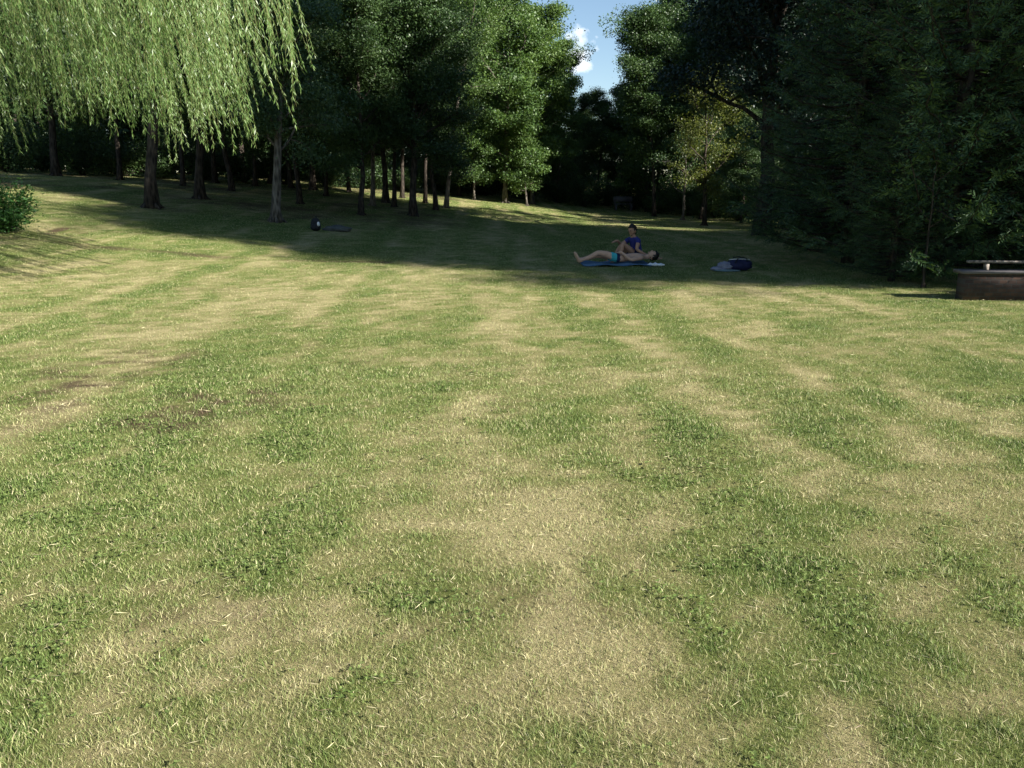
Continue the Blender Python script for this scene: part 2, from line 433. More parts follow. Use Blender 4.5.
def willow(name, seed, label, H=9.0, CR=6.6):
    rs = np.random.RandomState(seed)
    root = empty(name); tag(root, label, 'tree')
    g = Geo(); G = Geo(); S = Geo()
    g.tube([[0, 0, -.2], [.05, 0, .8], [.1, .1, 1.8], [.0, .2, 2.8]], [.55, .42, .38, .36], 12, rough=.08, rng=rs)
    limb_pts = []
    for i in range(11):
        a = i * 2.4 + rs.uniform(-.3, .3); L = CR * rs.uniform(.55, .9); d = np.array([math.cos(a), math.sin(a), 0])
        s = np.linspace(0, 1, 9); z = 2.6 + (H - 3.2) * np.sin(s * 2.0) * rs.uniform(.75, 1.0)
        q = np.array([0, .15, 0]) + d * (s * L)[:, None] + np.stack([0 * s, 0 * s, z], 1) + rs.normal(0, .12, (9, 3)) * s[:, None]
        g.tube(q, np.linspace(.2, .03, 9), 7); limb_pts.append(q)
    ns = 2900
    ang = rs.uniform(0, 2 * math.pi, ns); rr = CR * np.sqrt(rs.uniform(.12, 1, ns))
    ax0 = np.cos(ang) * rr; ay0 = np.sin(ang) * rr
    f = rr / CR
    ztop = H * np.sqrt(np.clip(1.02 - f ** 2, .12, 1)) * .72 + 2.3 + rs.uniform(-.4, .4, ns)
    # hem of the crown: uneven in broad lobes
    hem = 1.5 + 2.7 * (fbm(ax0, ay0, 1.5, 91, 2)) + rs.uniform(0, .7, ns) ** 1.5 + .25 * (1 - f)
    tw = fbm(ax0, ay0, .8, 95, 2) > .45
    lean = np.stack([rs.normal(.12, .10, ns), rs.normal(-.02, .07, ns)], 1)
    for i in range(ns):
        if not tw[i]: continue
        zt_, zb = ztop[i], hem[i]
        if zt_ - zb < .5: continue
        L = zt_ - zb
        m = max(6, int(min(L, 3.6) / .021)) 
        z = zb + (rs.rand(m) ** 1.0) * min(L, 3.6)
        if L > 3.6:
            z = np.concatenate([z, zb + rs.uniform(3.6, L, int((L - 3.6) / .1) + 1)])
        s = (zt_ - z) 
        k = 1.2 * math.sin(i)
        px = ax0[i] + lean[i, 0] * s + .05 * np.sin(s * 2 + k); py = ay0[i] + lean[i, 1] * s + .05 * np.cos(s * 1.7 + k)
        c = np.stack([px, py, z], 1)
        out = rs.normal(size=(len(z), 3)) * [1, 1, 0]
        ax = unit(unit(out) * rs.uniform(.25, .8, (len(z), 1)) + [.12, 0, -1])
        LL = rs.uniform(.055, .11, len(z))
        sd = unit(np.cross(ax, rs.normal(size=ax.shape)))
        G.leaves(c + ax * (LL * .5)[:, None], ax, sd, LL, LL * .155)
        zz = np.linspace(zb + min(L, 3.6), zb, 6); s = zt_ - zz
        S.tube(np.stack([ax0[i] + lean[i, 0] * s + .05 * np.sin(s * 2 + k), ay0[i] + lean[i, 1] * s + .05 * np.cos(s * 1.7 + k), zz], 1), np.linspace(.004, .0015, 6), 3, cap=False)
    g.build('trunk', M['bark'], root, smooth=True)
    S.build('hanging_twigs', M['twig'], root); G.build('crown', M['willow'], root)
    return root

def shrub(name, seed, label, H=1.6, CR=.9, leaf=.08, n=5000, lm='shrub', cat='shrub', zc=.5):
    rs = np.random.RandomState(seed); root = empty(name); tag(root, label, cat)
    g = Geo(); G = Geo(); C = []
    for i in range(22):
        a = rs.uniform(0, 6.28); el = rs.uniform(.5, 1.4); L = H * rs.uniform(.6, 1.0) * (.6 + .4 * math.sin(el))
        d = np.array([math.cos(a) * math.cos(el) * CR / H * 1.6, math.sin(a) * math.cos(el) * CR / H * 1.6, math.sin(el)])
        s = np.linspace(0, 1, 6)[:, None]; q = d * L * s + rs.normal(0, .04, (6, 3)) * s; q[0, 2] = -.05
        g.tube(q, np.linspace(.018, .005, 6), 5)
        k = n // 22; u = rs.uniform(.15, 1, k) ** .8
        C.append(np.stack([np.interp(u, s[:, 0], q[:, j]) for j in range(3)], 1) + rs.normal(0, .13 * H / 1.6, (k, 3)))
    C = np.concatenate(C); C[:, 2] = np.abs(C[:, 2]) + .02; k = len(C)
    ax = unit(rs.normal(size=(k, 3)) * [1, 1, .6] + [0, 0, -.2]); sd = unit(np.cross(ax, rs.normal(size=(k, 3)) * .7 + [0, 0, 1])); L = leaf * rs.uniform(.6, 1.3, k)
    G.leaves(C, ax, sd, L, L * .5)
    g.build('stems', M['bark'], root); G.build('foliage', M[lm], root)
    return root

def put(root, loc, rz=0, s=1.0):
    root.location = loc; root.rotation_euler = (0, 0, rz); root.scale = (s, s, s) if not isinstance(s, tuple) else s
    return root

# ------------------------------------------------------------------ ground
def make_ground():
    xs = np.concatenate([-np.geomspace(600, 31, 26), np.arange(-30, 30.001, .16), np.geomspace(31, 600, 26)])
    ys = np.concatenate([-np.geomspace(400, 3.5, 18), np.arange(-3, 14, .11), np.arange(14, 60, .3), np.geomspace(61, 800, 34)])
    X, Y = np.meshgrid(xs, ys); Z = zt(X, Y)
    # small hollow beside the bush at the left edge
    hx, hy, _ = gnd(60, 231)
    Z = Z - .14 * np.exp(-(((X - hx) / .75) ** 2 + ((Y - hy) / .35) ** 2))
    v = np.stack([X.ravel(), Y.ravel(), Z.ravel()], 1)
    nx, ny = len(xs), len(ys)
    i = np.arange(nx * ny).reshape(ny, nx)
    q = np.stack([i[:-1, :-1], i[:-1, 1:], i[1:, 1:], i[1:, :-1]], -1).reshape(-1, 4)
    dry, soil = lawn(X.ravel(), Y.ravel())
    o = mesh('ground', v, q, M['ground'], attrs={'dry': dry, 'soil': soil}, smooth=True)
    o['kind'] = 'structure'; o['label'] = 'sloping lawn with straw-coloured and green patches'; o['category'] = 'ground'
    return hx, hy
HOLLOW = make_ground()

def make_grass():
    rs = np.random.RandomState(5)
    n = 2300000
    a, b = 1.5, 62.0
    d = (math.sqrt(a) + rs.rand(n) * (math.sqrt(b) - math.sqrt(a))) ** 2
    th = rs.uniform(-1, 1, n) * (R(41) + R(10) * np.exp(-d / 5))
    x = d * np.sin(th); y = d * np.cos(th)
    # tufting: blades drift to tuft centres
    dry, soil = lawn(x, y)
    keep = rs.rand(n) > np.clip(soil * 1.5, 0, .93)
    keep &= ~(((x - HOLLOW[0]) / .7) ** 2 + ((y - HOLLOW[1]) / .33) ** 2 < 1)
    # under towel etc. stays short anyway
    x, y, d, dry, soil = x[keep], y[keep], d[keep], dry[keep], soil[keep]; n = len(x)
    z = zt(x, y)
    sc = (np.maximum(d, 2.2) / 2.5) ** .62
    lush = np.clip(1 - dry * 1.6, 0, 1)
    tuft = fbm(x, y, .12, 33, 2)
    h = (.008 + .011 * rs.rand(n) + .026 * np.clip(tuft - .38, 0, 1) + .012 * lush * rs.rand(n)) * (1 + .10 * (sc - 1))
    tall = rs.rand(n) < .006; h[tall] *= 1.7
    w = rs.uniform(.0009, .0021, n) * sc * (1 + .25 * lush)
    az = rs.uniform(0, 2 * math.pi, n)
    ln = rs.uniform(.1, 1.2, n)
    lying = rs.rand(n) < .22 * dry + .05; ln[lying] *= 2.6; h[lying] *= .45
    lx = np.cos(az) * ln * h; ly = np.sin(az) * ln * h
    sa = rs.uniform(0, 2 * math.pi, n); sx = np.cos(sa) * w / 2; sy = np.sin(sa) * w / 2
    # blade colour: mostly follows the patch, with odd straw or green blades everywhere
    c = .20 + dry * .42 + rs.normal(0, .16, n)
    odd = rs.rand(n); c = np.where(odd < .13, rs.uniform(.65, .95, n), c); c = np.where(odd > .93, rs.uniform(.1, .4, n), c)
    c = np.where((soil > .15) & (rs.rand(n) < soil), 1.0, c)
    c = np.clip(c, 0, 1)
    z = z - .004
    near = d < 7.5
    def sel(m): return [q[m] for q in (x, y, z, sx, sy, lx, ly, h, c)]
    X, Y, Z, SX, SY, LX, LY, Hh, C = sel(near); k = len(X)
    va = np.stack([np.stack([X - SX, Y - SY, Z], 1), np.stack([X + SX, Y + SY, Z], 1),
                   np.stack([X + SX * .8 + LX * .35, Y + SY * .8 + LY * .35, Z + Hh * .6], 1), np.stack([X - SX * .8 + LX * .35, Y - SY * .8 + LY * .35, Z + Hh * .6], 1),
                   np.stack([X + LX, Y + LY, Z + Hh], 1)], 1).reshape(-1, 3)
    i0 = np.arange(k)[:, None] * 5
    qa = i0 + np.array([[0, 1, 2, 3]]); ta = i0 + np.array([[3, 2, 4]])
    ca = np.repeat(C, 5)
    X, Y, Z, SX, SY, LX, LY, Hh, C = sel(~near); k2 = len(X)
    vb = np.stack([np.stack([X - SX, Y - SY, Z], 1), np.stack([X + SX, Y + SY, Z], 1), np.stack([X + LX, Y + LY, Z + Hh], 1)], 1).reshape(-1, 3)
    tb = np.arange(k2 * 3).reshape(-1, 3) + 5 * k
    # loose dry clippings lying on the turf and small clover leaves in the green patches
    def spread(k, dmax):
        dd = (math.sqrt(1.5) + rs.rand(k) * (math.sqrt(dmax) - math.sqrt(1.5))) ** 2; tt = rs.uniform(-.8, .8, k)
        return dd * np.sin(tt), dd * np.cos(tt), dd
    x, y, d = spread(26000, 22); dr, so_ = lawn(x, y); kp = rs.rand(len(x)) < .25 + .9 * so_ + .4 * dr; x, y, d = x[kp], y[kp], d[kp]; k = len(x)
    az = rs.uniform(0, math.pi, k); L = rs.uniform(.015, .055, k) * (d / 2.5) ** .3; c0 = np.stack([x, y, zt(x, y) + rs.uniform(.008, .026, k)], 1)
    ax = np.stack([np.cos(az), np.sin(az), rs.normal(0, .15, k)], 1); sd = np.stack([-np.sin(az), np.cos(az), rs.normal(0, .3, k)], 1)
    e1 = Geo(); e1.leaves(c0, ax, sd, L, .0022 * (d / 2.5) ** .6); cc1 = np.repeat(rs.choice([.8, .9, .95, 1.0], k), 4)
    x, y, d = spread(30000, 14); dr, so_ = lawn(x, y); kp = (rs.rand(len(x)) < np.clip(1.3 - 2.2 * dr, .02, 1)) & (fbm(x, y, .5, 51, 2) > .5); x, y, d = x[kp], y[kp], d[kp]; k = len(x)
    x = np.repeat(x, 3); y = np.repeat(y, 3); a0 = np.repeat(rs.uniform(0, 6.28, k), 3) + np.tile([0, 2.09, 4.19], k); rr = .006 * np.repeat((d / 2.5) ** .3, 3)
    zz = np.repeat(zt(x[::3], y[::3]) + rs.uniform(.012, .03, k), 3)
    ax = np.stack([np.cos(a0), np.sin(a0), np.full(3 * k, .25)], 1); sd = np.stack([-np.sin(a0), np.cos(a0), 0 * a0], 1)
    e2 = Geo(); e2.leaves(np.stack([x, y, zz], 1) + ax * rr[:, None], ax, sd, rr * 2.1, rr * 1.7); cc2 = np.repeat(np.repeat(rs.uniform(.12, .38, k), 3), 4)
    nb = len(va) + len(vb)
    q1 = np.concatenate(e1.q) + nb; q2 = np.concatenate(e2.q) + nb + len(e1.v[0])
    o = mesh('grass', np.concatenate([va, vb, e1.v[0], e2.v[0]]), [np.concatenate([qa, q1, q2]), np.concatenate([ta, tb])], M['blade'], attrs={'dry': np.concatenate([ca, np.repeat(C, 3), cc1, cc2])})
    tag(o, 'short mown grass, part green and part dried to straw, across the lawn', 'grass', kind='stuff')
make_grass()

# ------------------------------------------------------------------ trees
LEFTG = 'trunks standing in the wood on the left slope'
FARG = 'dark trees at the far end of the lawn'
OFFG = 'tall trees shading the lawn from the right'

w = willow('willow_tree', 3, 'bright green weeping willow hanging its leaves in from the top left')
put(w, (-9.5, 11.4, float(zt(-9.5, 11.4))), .3, 1.0)

oakA = broadleaf('oak_tree', 1, H=13, r=.20, base=.24, CR=3.4, nlimb=26, per=330, leaf=.12, sig=.5, label='x')
oakB = broadleaf('oak_tree', 2, H=12.5, r=.15, base=.22, CR=3.0, nlimb=24, per=330, leaf=.12, sig=.48, label='x')
oakC = broadleaf('oak_tree', 4, H=13, r=.13, base=.27, CR=2.7, nlimb=20, per=300, leaf=.12, sig=.46, label='x', lean=(.10, 0))
protos = [oakA, oakB, oakC]
used = set()
def plant(src, loc, rz, s, label, group, **kw):
    if src.name not in used and not kw:
        used.add(src.name); put(src, loc, rz, s); src['label'] = label
        if group: src['group'] = group
        return src
    return copy_tree(src, loc, rz, s, label, group, **kw)

rnd = random.Random(8)
left = [  # px, py, proto, scale, label
    (152, 208, oakA, .95, 'thick dark trunk below the willow with roots spreading onto the slope'),
    (200, 199, oakA, .9, 'broad dark trunk just right of the thick one under the willow'),
    (232, 191, oakB, .9, 'slim dark trunk behind the willow hem, left of the leaning sunlit trunk'),
    (413, 216, oakA, .80, 'thickest dark trunk in the middle of the row, at the edge of the slope'),
    (361, 215, oakB, .75, 'thin black trunk left of the pale leaning trunk'),
    (386, 203, oakA, .75, 'dark trunk just right of the pale leaning trunk'),
    (402, 198, oakC, .8, 'thin dark trunk close behind the thickest trunk of the row'),
    (425, 203, oakC, .8, 'thin dark trunk just right of the thickest trunk of the row'),
    (436, 210, oakB, .8, 'dark trunk left of the tall curving trunk'),
    (313, 190, oakA, .8, 'trunk with a lit right side standing far back in the left wood'),
    (335, 184, oakC, .8, 'thin pale far trunk between two darker ones in the left wood'),
    (291, 188, oakB, .8, 'dark trunk deep in the wood right of the leaning sunlit trunk'),
    (56, 176, oakA, .9, 'far trunk with a lit foot at the left end of the wood'),
    (98, 170, oakB, .9, 'thin greyish trunk far back below the willow'),
    (120, 180, oakC, .9, 'slender trunk just left of the thick dark one below the willow'),
    (255, 186, oakC, .85, 'thin far trunk left of the leaning sunlit trunk'),
    (300, 204, oakB, .75, 'dark trunk between the grey-leaved tree and the row in the middle'),
    (326, 196, oakC, .8, 'slightly leaning dark trunk left of the thin black one, farther back'),
    (349, 192, oakB, .7, 'small far trunk just left of the thin black one'),
    (394, 207, oakC, .75, 'dark trunk close left of the thickest trunk of the row'),
    (459, 196, oakB, .75, 'dark trunk behind the tall curving one, at the crest'),
    (183, 186, oakC, .85, 'far dark trunk between the two thick ones below the willow'),
    (215, 183, oakB, .85, 'far trunk right of the broad dark one below the willow'),
    (272, 184, oakA, .8, 'far dark trunk straight behind the grey-leaved tree'),
]
for px, py, pr, s, lab in left:
    plant(pr, gnd(px, py), rnd.uniform(0, 6.28) if pr is not oakC else rnd.uniform(-.6, .6), s * rnd.uniform(.95, 1.08), lab, LEFTG)

t = broadleaf('grey_leaved_tree', 12, H=7.0, r=.17, base=.34, CR=2.4, nlimb=20, lm='grey', leaf=.09, sig=.36, lean=(.10, 0), per=210, bm='barkp', label='leaning trunk lit on its right side with grey-green leaves at the willow hem')
put(t, gnd(276, 222), 0)
t = broadleaf('pale_trunked_tree', 14, H=10, r=.13, base=.45, CR=2.2, nlimb=12, lm='oak', lean=(.10, 0), bm='barkp', label='pale sunlit trunk leaning right in the middle of the left wood')
put(t, gnd(372, 206), 0, .9)
t = broadleaf('tall_slender_tree', 15, H=13, r=.13, base=.5, CR=2.4, nlimb=14, lm='locust', lean=(.16, .0), bm='barkp', label='tall pale slender trunk curving up to the right at the corner of the left wood')
put(t, gnd(446, 208), 0, .9)

# light green trees at the corner of the wood, in the sun
locA = broadleaf('light_green_tree', 21, H=13.5, r=.15, base=.10, CR=3.3, nlimb=30, lm='locust', bm='barkp', leaf=.15, per=230, sig=.42, label='tall light green sunlit tree reaching the top edge left of the sky gap', top=.5)
locB = broadleaf('light_green_tree', 22, H=6.0, r=.08, base=.20, CR=1.35, nlimb=20, lm='locust', bm='barkp', leaf=.10, per=120, sig=.32, label='small bushy light green tree with a thin pale stem at the crest of the slope')
put(locA, gnd(505, 203), 0, 1.0)
put(locB, gnd(474, 200), 0, 1.0)
copy_tree(locA, gnd(532, 204), 2.1, (.88, .88, .9), 'light green sunlit tree whose low boughs end at the dark hollow')
copy_tree(locB, gnd(527, 206), 2.6, (.9, .9, .9), 'low light green tree with a leaning stem left of the dark hollow', lean=(0, R(8)))
x, y, z = gnd(497, 201); copy_tree(locA, (x - 1.5, y + 6, float(zt(x - 1.5, y + 6))), 4.0, (1.0, 1.0, 1.12), 'tallest light green tree, behind the sunlit one at the slope crest')
x, y, z = atd(557, 58); copy_tree(locA, (x, y, z), 1.0, (.62, .62, .80), 'light green tree at the left side of the sky gap, far back')

# far end of the lawn
big = broadleaf('spreading_tree', 31, H=13.5, r=.3, base=.28, CR=5.2, nlimb=32, lm='blue', leaf=.13, per=260, sig=.5, sub=6, label='large dark blue-green tree arching in over the top right of the sky gap')
put(big, atd(765, 30), 0.6, 1.0)
pale = broadleaf('crooked_tree', 33, H=8.0, r=.13, base=.22, CR=3.0, nlimb=12, lm='yellow', bm='bark', lean=(-.08, 0), leaf=.12, per=110, sig=.4, label='crooked forked tree with yellow-green leaves left of the big conifers')
put(pale, atd(706, 38), 1.0, .8)
fork = broadleaf('bare_forked_tree', 35, H=4.2, r=.09, base=.35, CR=1.5, nlimb=7, lm='oak', bm='barkp', leaf=.09, per=40, sig=.35, label='small pale forked trunk with few leaves under the far dark trees')
put(fork, atd(684, 44), 2.0)
far = [(596, 62, oakA, .58, 'dark tree below the sky gap at the far end'), (622, 62, oakB, .68, 'dark tree right of the sky gap foot at the far end'),
       (648, 56, locA, .95, 'fuller hazy green tree directly right of the sky gap'), (672, 60, oakA, 1.05, 'tall dark tree behind the small pale fork'),
       (700, 55, oakA, .95, 'dark tree rising behind the crooked yellow-green one'), (735, 52, oakB, 1.1, 'dark far tree right of the crooked yellow-green one'),
       (775, 48, oakA, 1.0, 'dark far tree seen just left of the big conifers'), (584, 66, oakB, .62, 'low far tree in the foot of the sky gap'),
       (655, 49, oakC, .9, 'thin leaning dark tree in front of the hazy green one')]
for px, yy, pr, s, lab in far:
    copy_tree(pr, atd(px, yy), rnd.uniform(0, 6.28), s, lab, FARG)

# low dark shrubs closing the wood floor
shr = shrub('woodland_shrub', 41, 'x', H=2.6, CR=2.4, leaf=.12, n=9000, lm='oak')
spots = [(560, 58), (585, 56), (608, 60), (634, 58), (660, 55), (690, 52), (715, 48), (740, 44), (768, 40), (795, 36), (820, 30), (845, 26), (10, 42), (45, 46), (85, 44), (125, 46), (165, 47), (205, 48), (245, 49), (285, 50), (325, 51), (365, 53), (405, 54), (445, 56), (485, 58), (525, 58),(-60, 44)]
for i, (px, yy) in enumerate(spots):
    lab = 'dark shrub closing the floor of the wood behind the trunks' if i >= 12 else 'dark shrub in the black hollow at the far end of the lawn'
    p = atd(px, yy)
    if i == 0: put(shr, p, .3, 1.0); shr['label'] = lab; shr['group'] = 'dark shrubs along the floor of the wood'
    else: copy_tree(shr, p, rnd.uniform(0, 6.28), (rnd.uniform(.9, 1.3), rnd.uniform(.9, 1.2), rnd.uniform(.8, 1.3)), lab, 'dark shrubs along the floor of the wood')

for i in range(17):
    p = atd(-30 + i * 37, 61 + rnd.uniform(0, 4))
    copy_tree(shr, p, rnd.uniform(0, 6.28), (rnd.uniform(1.2, 1.6), rnd.uniform(1.2, 1.6), rnd.uniform(1.8, 2.5)), 'tall dark shrub in the back row behind the left wood', 'tall dark shrubs behind the left wood')
# far wood: one mass behind everything
def forest():
    rs = np.random.RandomState(77); G = Geo(); g = Geo()
    C = []; SZ = []
    for i in range(240):
        th = rs.uniform(-58, 50); dd = rs.uniform(58, 84) if th < 2.3 or th > 8.5 else rs.uniform(84, 100)
        x = dd * math.sin(R(th)); y = dd * math.cos(R(th)); z = float(zt(x, y)); H = rs.uniform(9, 15) if not 2.3 < th < 8.5 else rs.uniform(5, 8)
        g.tube([[x, y, z - .2], [x + rs.normal(0, .2), y, z + H * .5], [x + rs.normal(0, .3), y, z + H * .85]], [.2, .15, .04], 5, cap=False)
        for k in range(60):
            u = rs.rand(); rr = 3.0 * math.sqrt(rs.rand()) * (1.05 - .55 * abs(u - .4) * 2 * .8); a = rs.uniform(0, 6.28)
            c = np.array([x + rr * math.cos(a), y + rr * math.sin(a), z + .4 + u * H]); m = 26 if not -1 < th < 13 else 80
            C.append(c + rs.normal(0, .55, (m, 3)) * [1.1, 1.1, .7]); SZ.append(np.full(m, .2 if -1 < th < 13 else .42))
    C = np.concatenate(C); k = len(C)
    ax = unit(rs.normal(size=(k, 3))); sd = unit(np.cross(ax, rs.normal(size=(k, 3)) * .6 + [0, 0, 1])); L = np.concatenate(SZ) * rs.uniform(.6, 1.3, k)
    G.leaves(C, ax, sd, L, L * .6)
    base = empty('distant_wood'); tag(base, 'dense dark wood closing the view behind all the nearer trees', 'wood', kind='stuff')
    a = g.build('trunks', M['bark'], base); b = G.build('foliage', M['oak'], base); a['kind'] = 'stuff'; b['kind'] = 'stuff'
forest()

# conifers on the right
conA = conifer('conifer_tree', 51, H=12, CR=3.0, label='x', dens=1.3)
conB = conifer('conifer_tree', 52, H=9.5, CR=2.5, label='x', dens=1.3)
CG = 'feathery conifers along the right side of the lawn'
put(conA, (8.3, 15.6, 0), .4, 1.0); conA['label'] = 'broad dark conifer in the middle of the right-hand mass'; conA['group'] = CG
put(conB, (10.1, 14.2, 0), 1.2, 1.0); conB['label'] = 'conifer with lighter feathery tips nearest the right edge'; conB['group'] = CG
for (cx, cy, pr, s, rz, lab) in [(7.6, 18.2, conB, .92, 3.0, 'leftmost dark conifer of the right-hand mass'), (12.6, 13.6, conA, .9, 2.0, 'tall conifer cut by the right edge'),
                                (10.8, 18.5, conA, 1.05, 4.4, 'tall conifer behind the others on the right'), (9.3, 21.5, conB, 1.15, 5.2, 'rear conifer showing left above the dark mass'),
                                (6.9, 14.6, conB, .42, 5.5, 'low young conifer at the front foot of the dark mass')]:
    copy_tree(pr, (cx, cy, float(zt(cx, cy))), rz, s, lab, CG)

# young tree with a pale thin stem in front of the conifers
yt = broadleaf('young_tree', 61, H=2.7, r=.026, base=.40, CR=.6, nlimb=9, lm='oak', bm='bark', leaf=.06, per=26, sig=.16, sub=2, label='young tree with a thin pale stem in front of the conifers')
put(yt, gnd(923, 288), 0)

# trees beyond the right edge that throw the shade over the lawn
off = [(15.2, 11.8, oakA, 1.3), (19.0, 10.4, oakA, 1.5), (23.0, 8.4, oakA, 1.9), (27.0, 6.4, oakA, 2.15), (15.5, 16.5, oakB, 1.35), (19.5, 15.4, oakA, 1.5), (24.5, 12.8, oakA, 1.55), (29.5, 9.5, oakB, 1.7),
       (14.2, 21.8, oakA, 1.15), (18.5, 19.8, oakA, 1.3), (23.5, 17, oakB, 1.5), (28.5, 14.2, oakA, 1.6), (34, 8, oakA, 1.8), (34, 13, oakB, 1.7), (33, 3.2, oakA, 2.4), (39, -.8, oakA, 2.1), (40, 6.5, oakA, 2.0),
       (20, 44, oakA, 1.25), (25, 42.5, oakA, 1.4), (31, 39.5, oakB, 1.5), (16, 47, oakA, 1.1), (37, 36, oakA, 1.5), (22, 49, oakA, 1.1), (28, 46, oakB, 1.2), (13.8, 34.2, oakB, .40), (17.5, 32.5, oakA, .42)]  # the last two are low trees added to shade the crooked tree
LOW_CASTERS = [(11.5, 41, oakB, .42), (13.4, 38, oakA, .42), (16, 40.5, oakA, .45), (14, 44.5, oakB, .45), (10.5, 45.5, oakA, .42), (17, 36.5, oakB, .42), (16, 31, oakA, .46), (20.5, 28.5, oakB, .46), (13.8, 36.2, oakA, .42)]  # low trees added only to keep sun off the far right lawn
for i, (x, y, pr, s) in enumerate(off):
    copy_tree(pr, (x, y, float(zt(x, y))), rnd.uniform(0, 6.28), s, 'shade-casting dark tree standing beyond the conifers on the right', OFFG)

for i, (x, y, pr, s) in enumerate(LOW_CASTERS):
    copy_tree(pr, (x, y, float(zt(x, y))), rnd.uniform(0, 6.28), s, 'low dark tree added near the conifers to shade the far lawn', 'low dark trees added to shade the far lawn')
b = shrub('leafy_bush', 71, 'glossy green bush at the left edge above the bare hollow', H=1.5, CR=1.0, leaf=.10, n=4200)
bx, by, bz = gnd(7, 232); put(b, (bx, by, bz), 0, .88)

exec_rest = True
# ------------------------------------------------------------------ people and things
SKIN = plain_mat('skin', (.52, .31, .21), .55, .12, 9)
SKIN2 = plain_mat('tanned_skin', (.36, .20, .13), .55, .12, 9)
HAIR = plain_mat('dark_hair', (.015, .011, .009), .5, .4, 60)
TEAL = plain_mat('teal_cloth', (.05, .38, .40), .8, .12, 14, bump=.3)
NAVY = plain_mat('navy_cloth', (.012, .02, .06), .8, .2, 14, bump=.3)
BLUE = plain_mat('blue_cloth', (.02, .024, .15), .8, .2, 12, bump=.3)
TOWEL = plain_mat('blue_towel_cloth', (.06, .13, .22), .95, .25, 30, bump=.6)
WHITE = plain_mat('white_cloth', (.72, .72, .70), .9, .08, 14, bump=.4)
BLACK = plain_mat('black_fabric', (.015, .015, .017), .7, .4, 20, bump=.4)
EYE = plain_mat('eye', (.03, .02, .015), .2, .1)
ROCK = plain_mat('grey_stone', (.075, .078, .07), .95, .3, 7, bump=1.0)

def skin_mesh(name, chains, mat, parent, extra=None, levels=2):
    """chains: list of lists of (key or (x,y,z,r)); named joints are shared"""
    verts, rad, edges, idx = [], [], [], {}
    for ch in chains:
        prev = None
        for el in ch:
            key, co = el
            if key is None or key not in idx:
                verts.append(co[:3]); rad.append(co[3]); i = len(verts) - 1
                if key: idx[key] = i
            else: i = idx[key]
            if prev is not None: edges.append((prev, i))
            prev = i
    me = D.meshes.new(name); me.from_pydata(verts, edges, []); me.update()
    o = D.objects.new(name, me); COL.objects.link(o)
    sm = o.modifiers.new('skin', 'SKIN'); sm.use_smooth_shade = True; sm.branch_smoothing = .6
    sv = me.skin_vertices[0].data
    seen = set(); adj = {}
    for a, b_ in edges: adj.setdefault(a, []).append(b_); adj.setdefault(b_, []).append(a)
    for i in range(len(verts)):
        r_ = rad[i]; sv[i].radius = r_ if isinstance(r_, tuple) else (r_, r_)
        if i not in seen:
            sv[i].use_root = True; st = [i]
            while st:
                k = st.pop()
                if k in seen: continue
                seen.add(k); st += adj.get(k, [])
    ss = o.modifiers.new('sub', 'SUBSURF'); ss.levels = levels; ss.render_levels = levels
    # bake the modifiers
    dg = bpy.context.evaluated_depsgraph_get(); ev = o.evaluated_get(dg)
    m2 = D.meshes.new_from_object(ev); o.modifiers.clear(); o.data = m2
    D.meshes.remove(me)
    m2.name = name
    m2.materials.clear(); m2.materials.append(mat)
    m2.polygons.foreach_set('use_smooth', np.ones(len(m2.polygons), bool))
    if parent: o.parent = parent
    if extra is not None:   # join extra geometry (Geo) into the same mesh
        import bmesh
        bm = bmesh.new(); bm.from_mesh(m2)
        V = np.concatenate(extra.v); vs = [bm.verts.new(p) for p in V]
        for q in extra.q + extra.t:
            for f in q:
                try: fc = bm.faces.new([vs[int(k)] for k in f]); fc.smooth = True
                except ValueError: pass
        bm.to_mesh(m2); bm.free()
    return o

def basis(f, u):
    f = unit(np.array(f, float)); s = unit(np.cross(np.array(u, float), f)); u2 = np.cross(f, s)
    return np.stack([f, s, u2], 1)    # columns: face direction, side, crown direction

def head_geo(c, f, u, s=1.0):
    """head centred at c, face looking along f, crown along u"""
    B = basis(f, u); g = Geo()
    def fn(v):
        v = v.copy(); lower = np.clip(-v[:, 2], 0, 1)
        v[:, 1] *= 1 - .30 * lower ** 1.5; v[:, 0] += .12 * lower * (v[:, 0] > 0); v[:, 0] *= 1 - .12 * lower
        return v
    g.blob(c, np.array([.098, .078, .118]) * s, 16, 12, B, fn)
    def P(a, b_, d): return np.asarray(c) + B @ (np.array([a, b_, d]) * s)
    g.blob(P(.102, 0, -.012), np.array([.018, .013, .024]) * s, 8, 6, B)       # nose
    for sd in (-1, 1):
        g.blob(P(-.005, .080 * sd, -.01), np.array([.018, .010, .030]) * s, 8, 6, B)   # ear
        g.blob(P(.084, .032 * sd, .018), np.array([.016, .022, .008]) * s, 8, 5, B)    # brow
    g.blob(P(.092, 0, -.052), np.array([.012, .028, .007]) * s, 8, 5, B)       # mouth
    g.blob(P(.08, 0, -.088), np.array([.02, .024, .016]) * s, 8, 5, B)         # chin
    return g, P, B

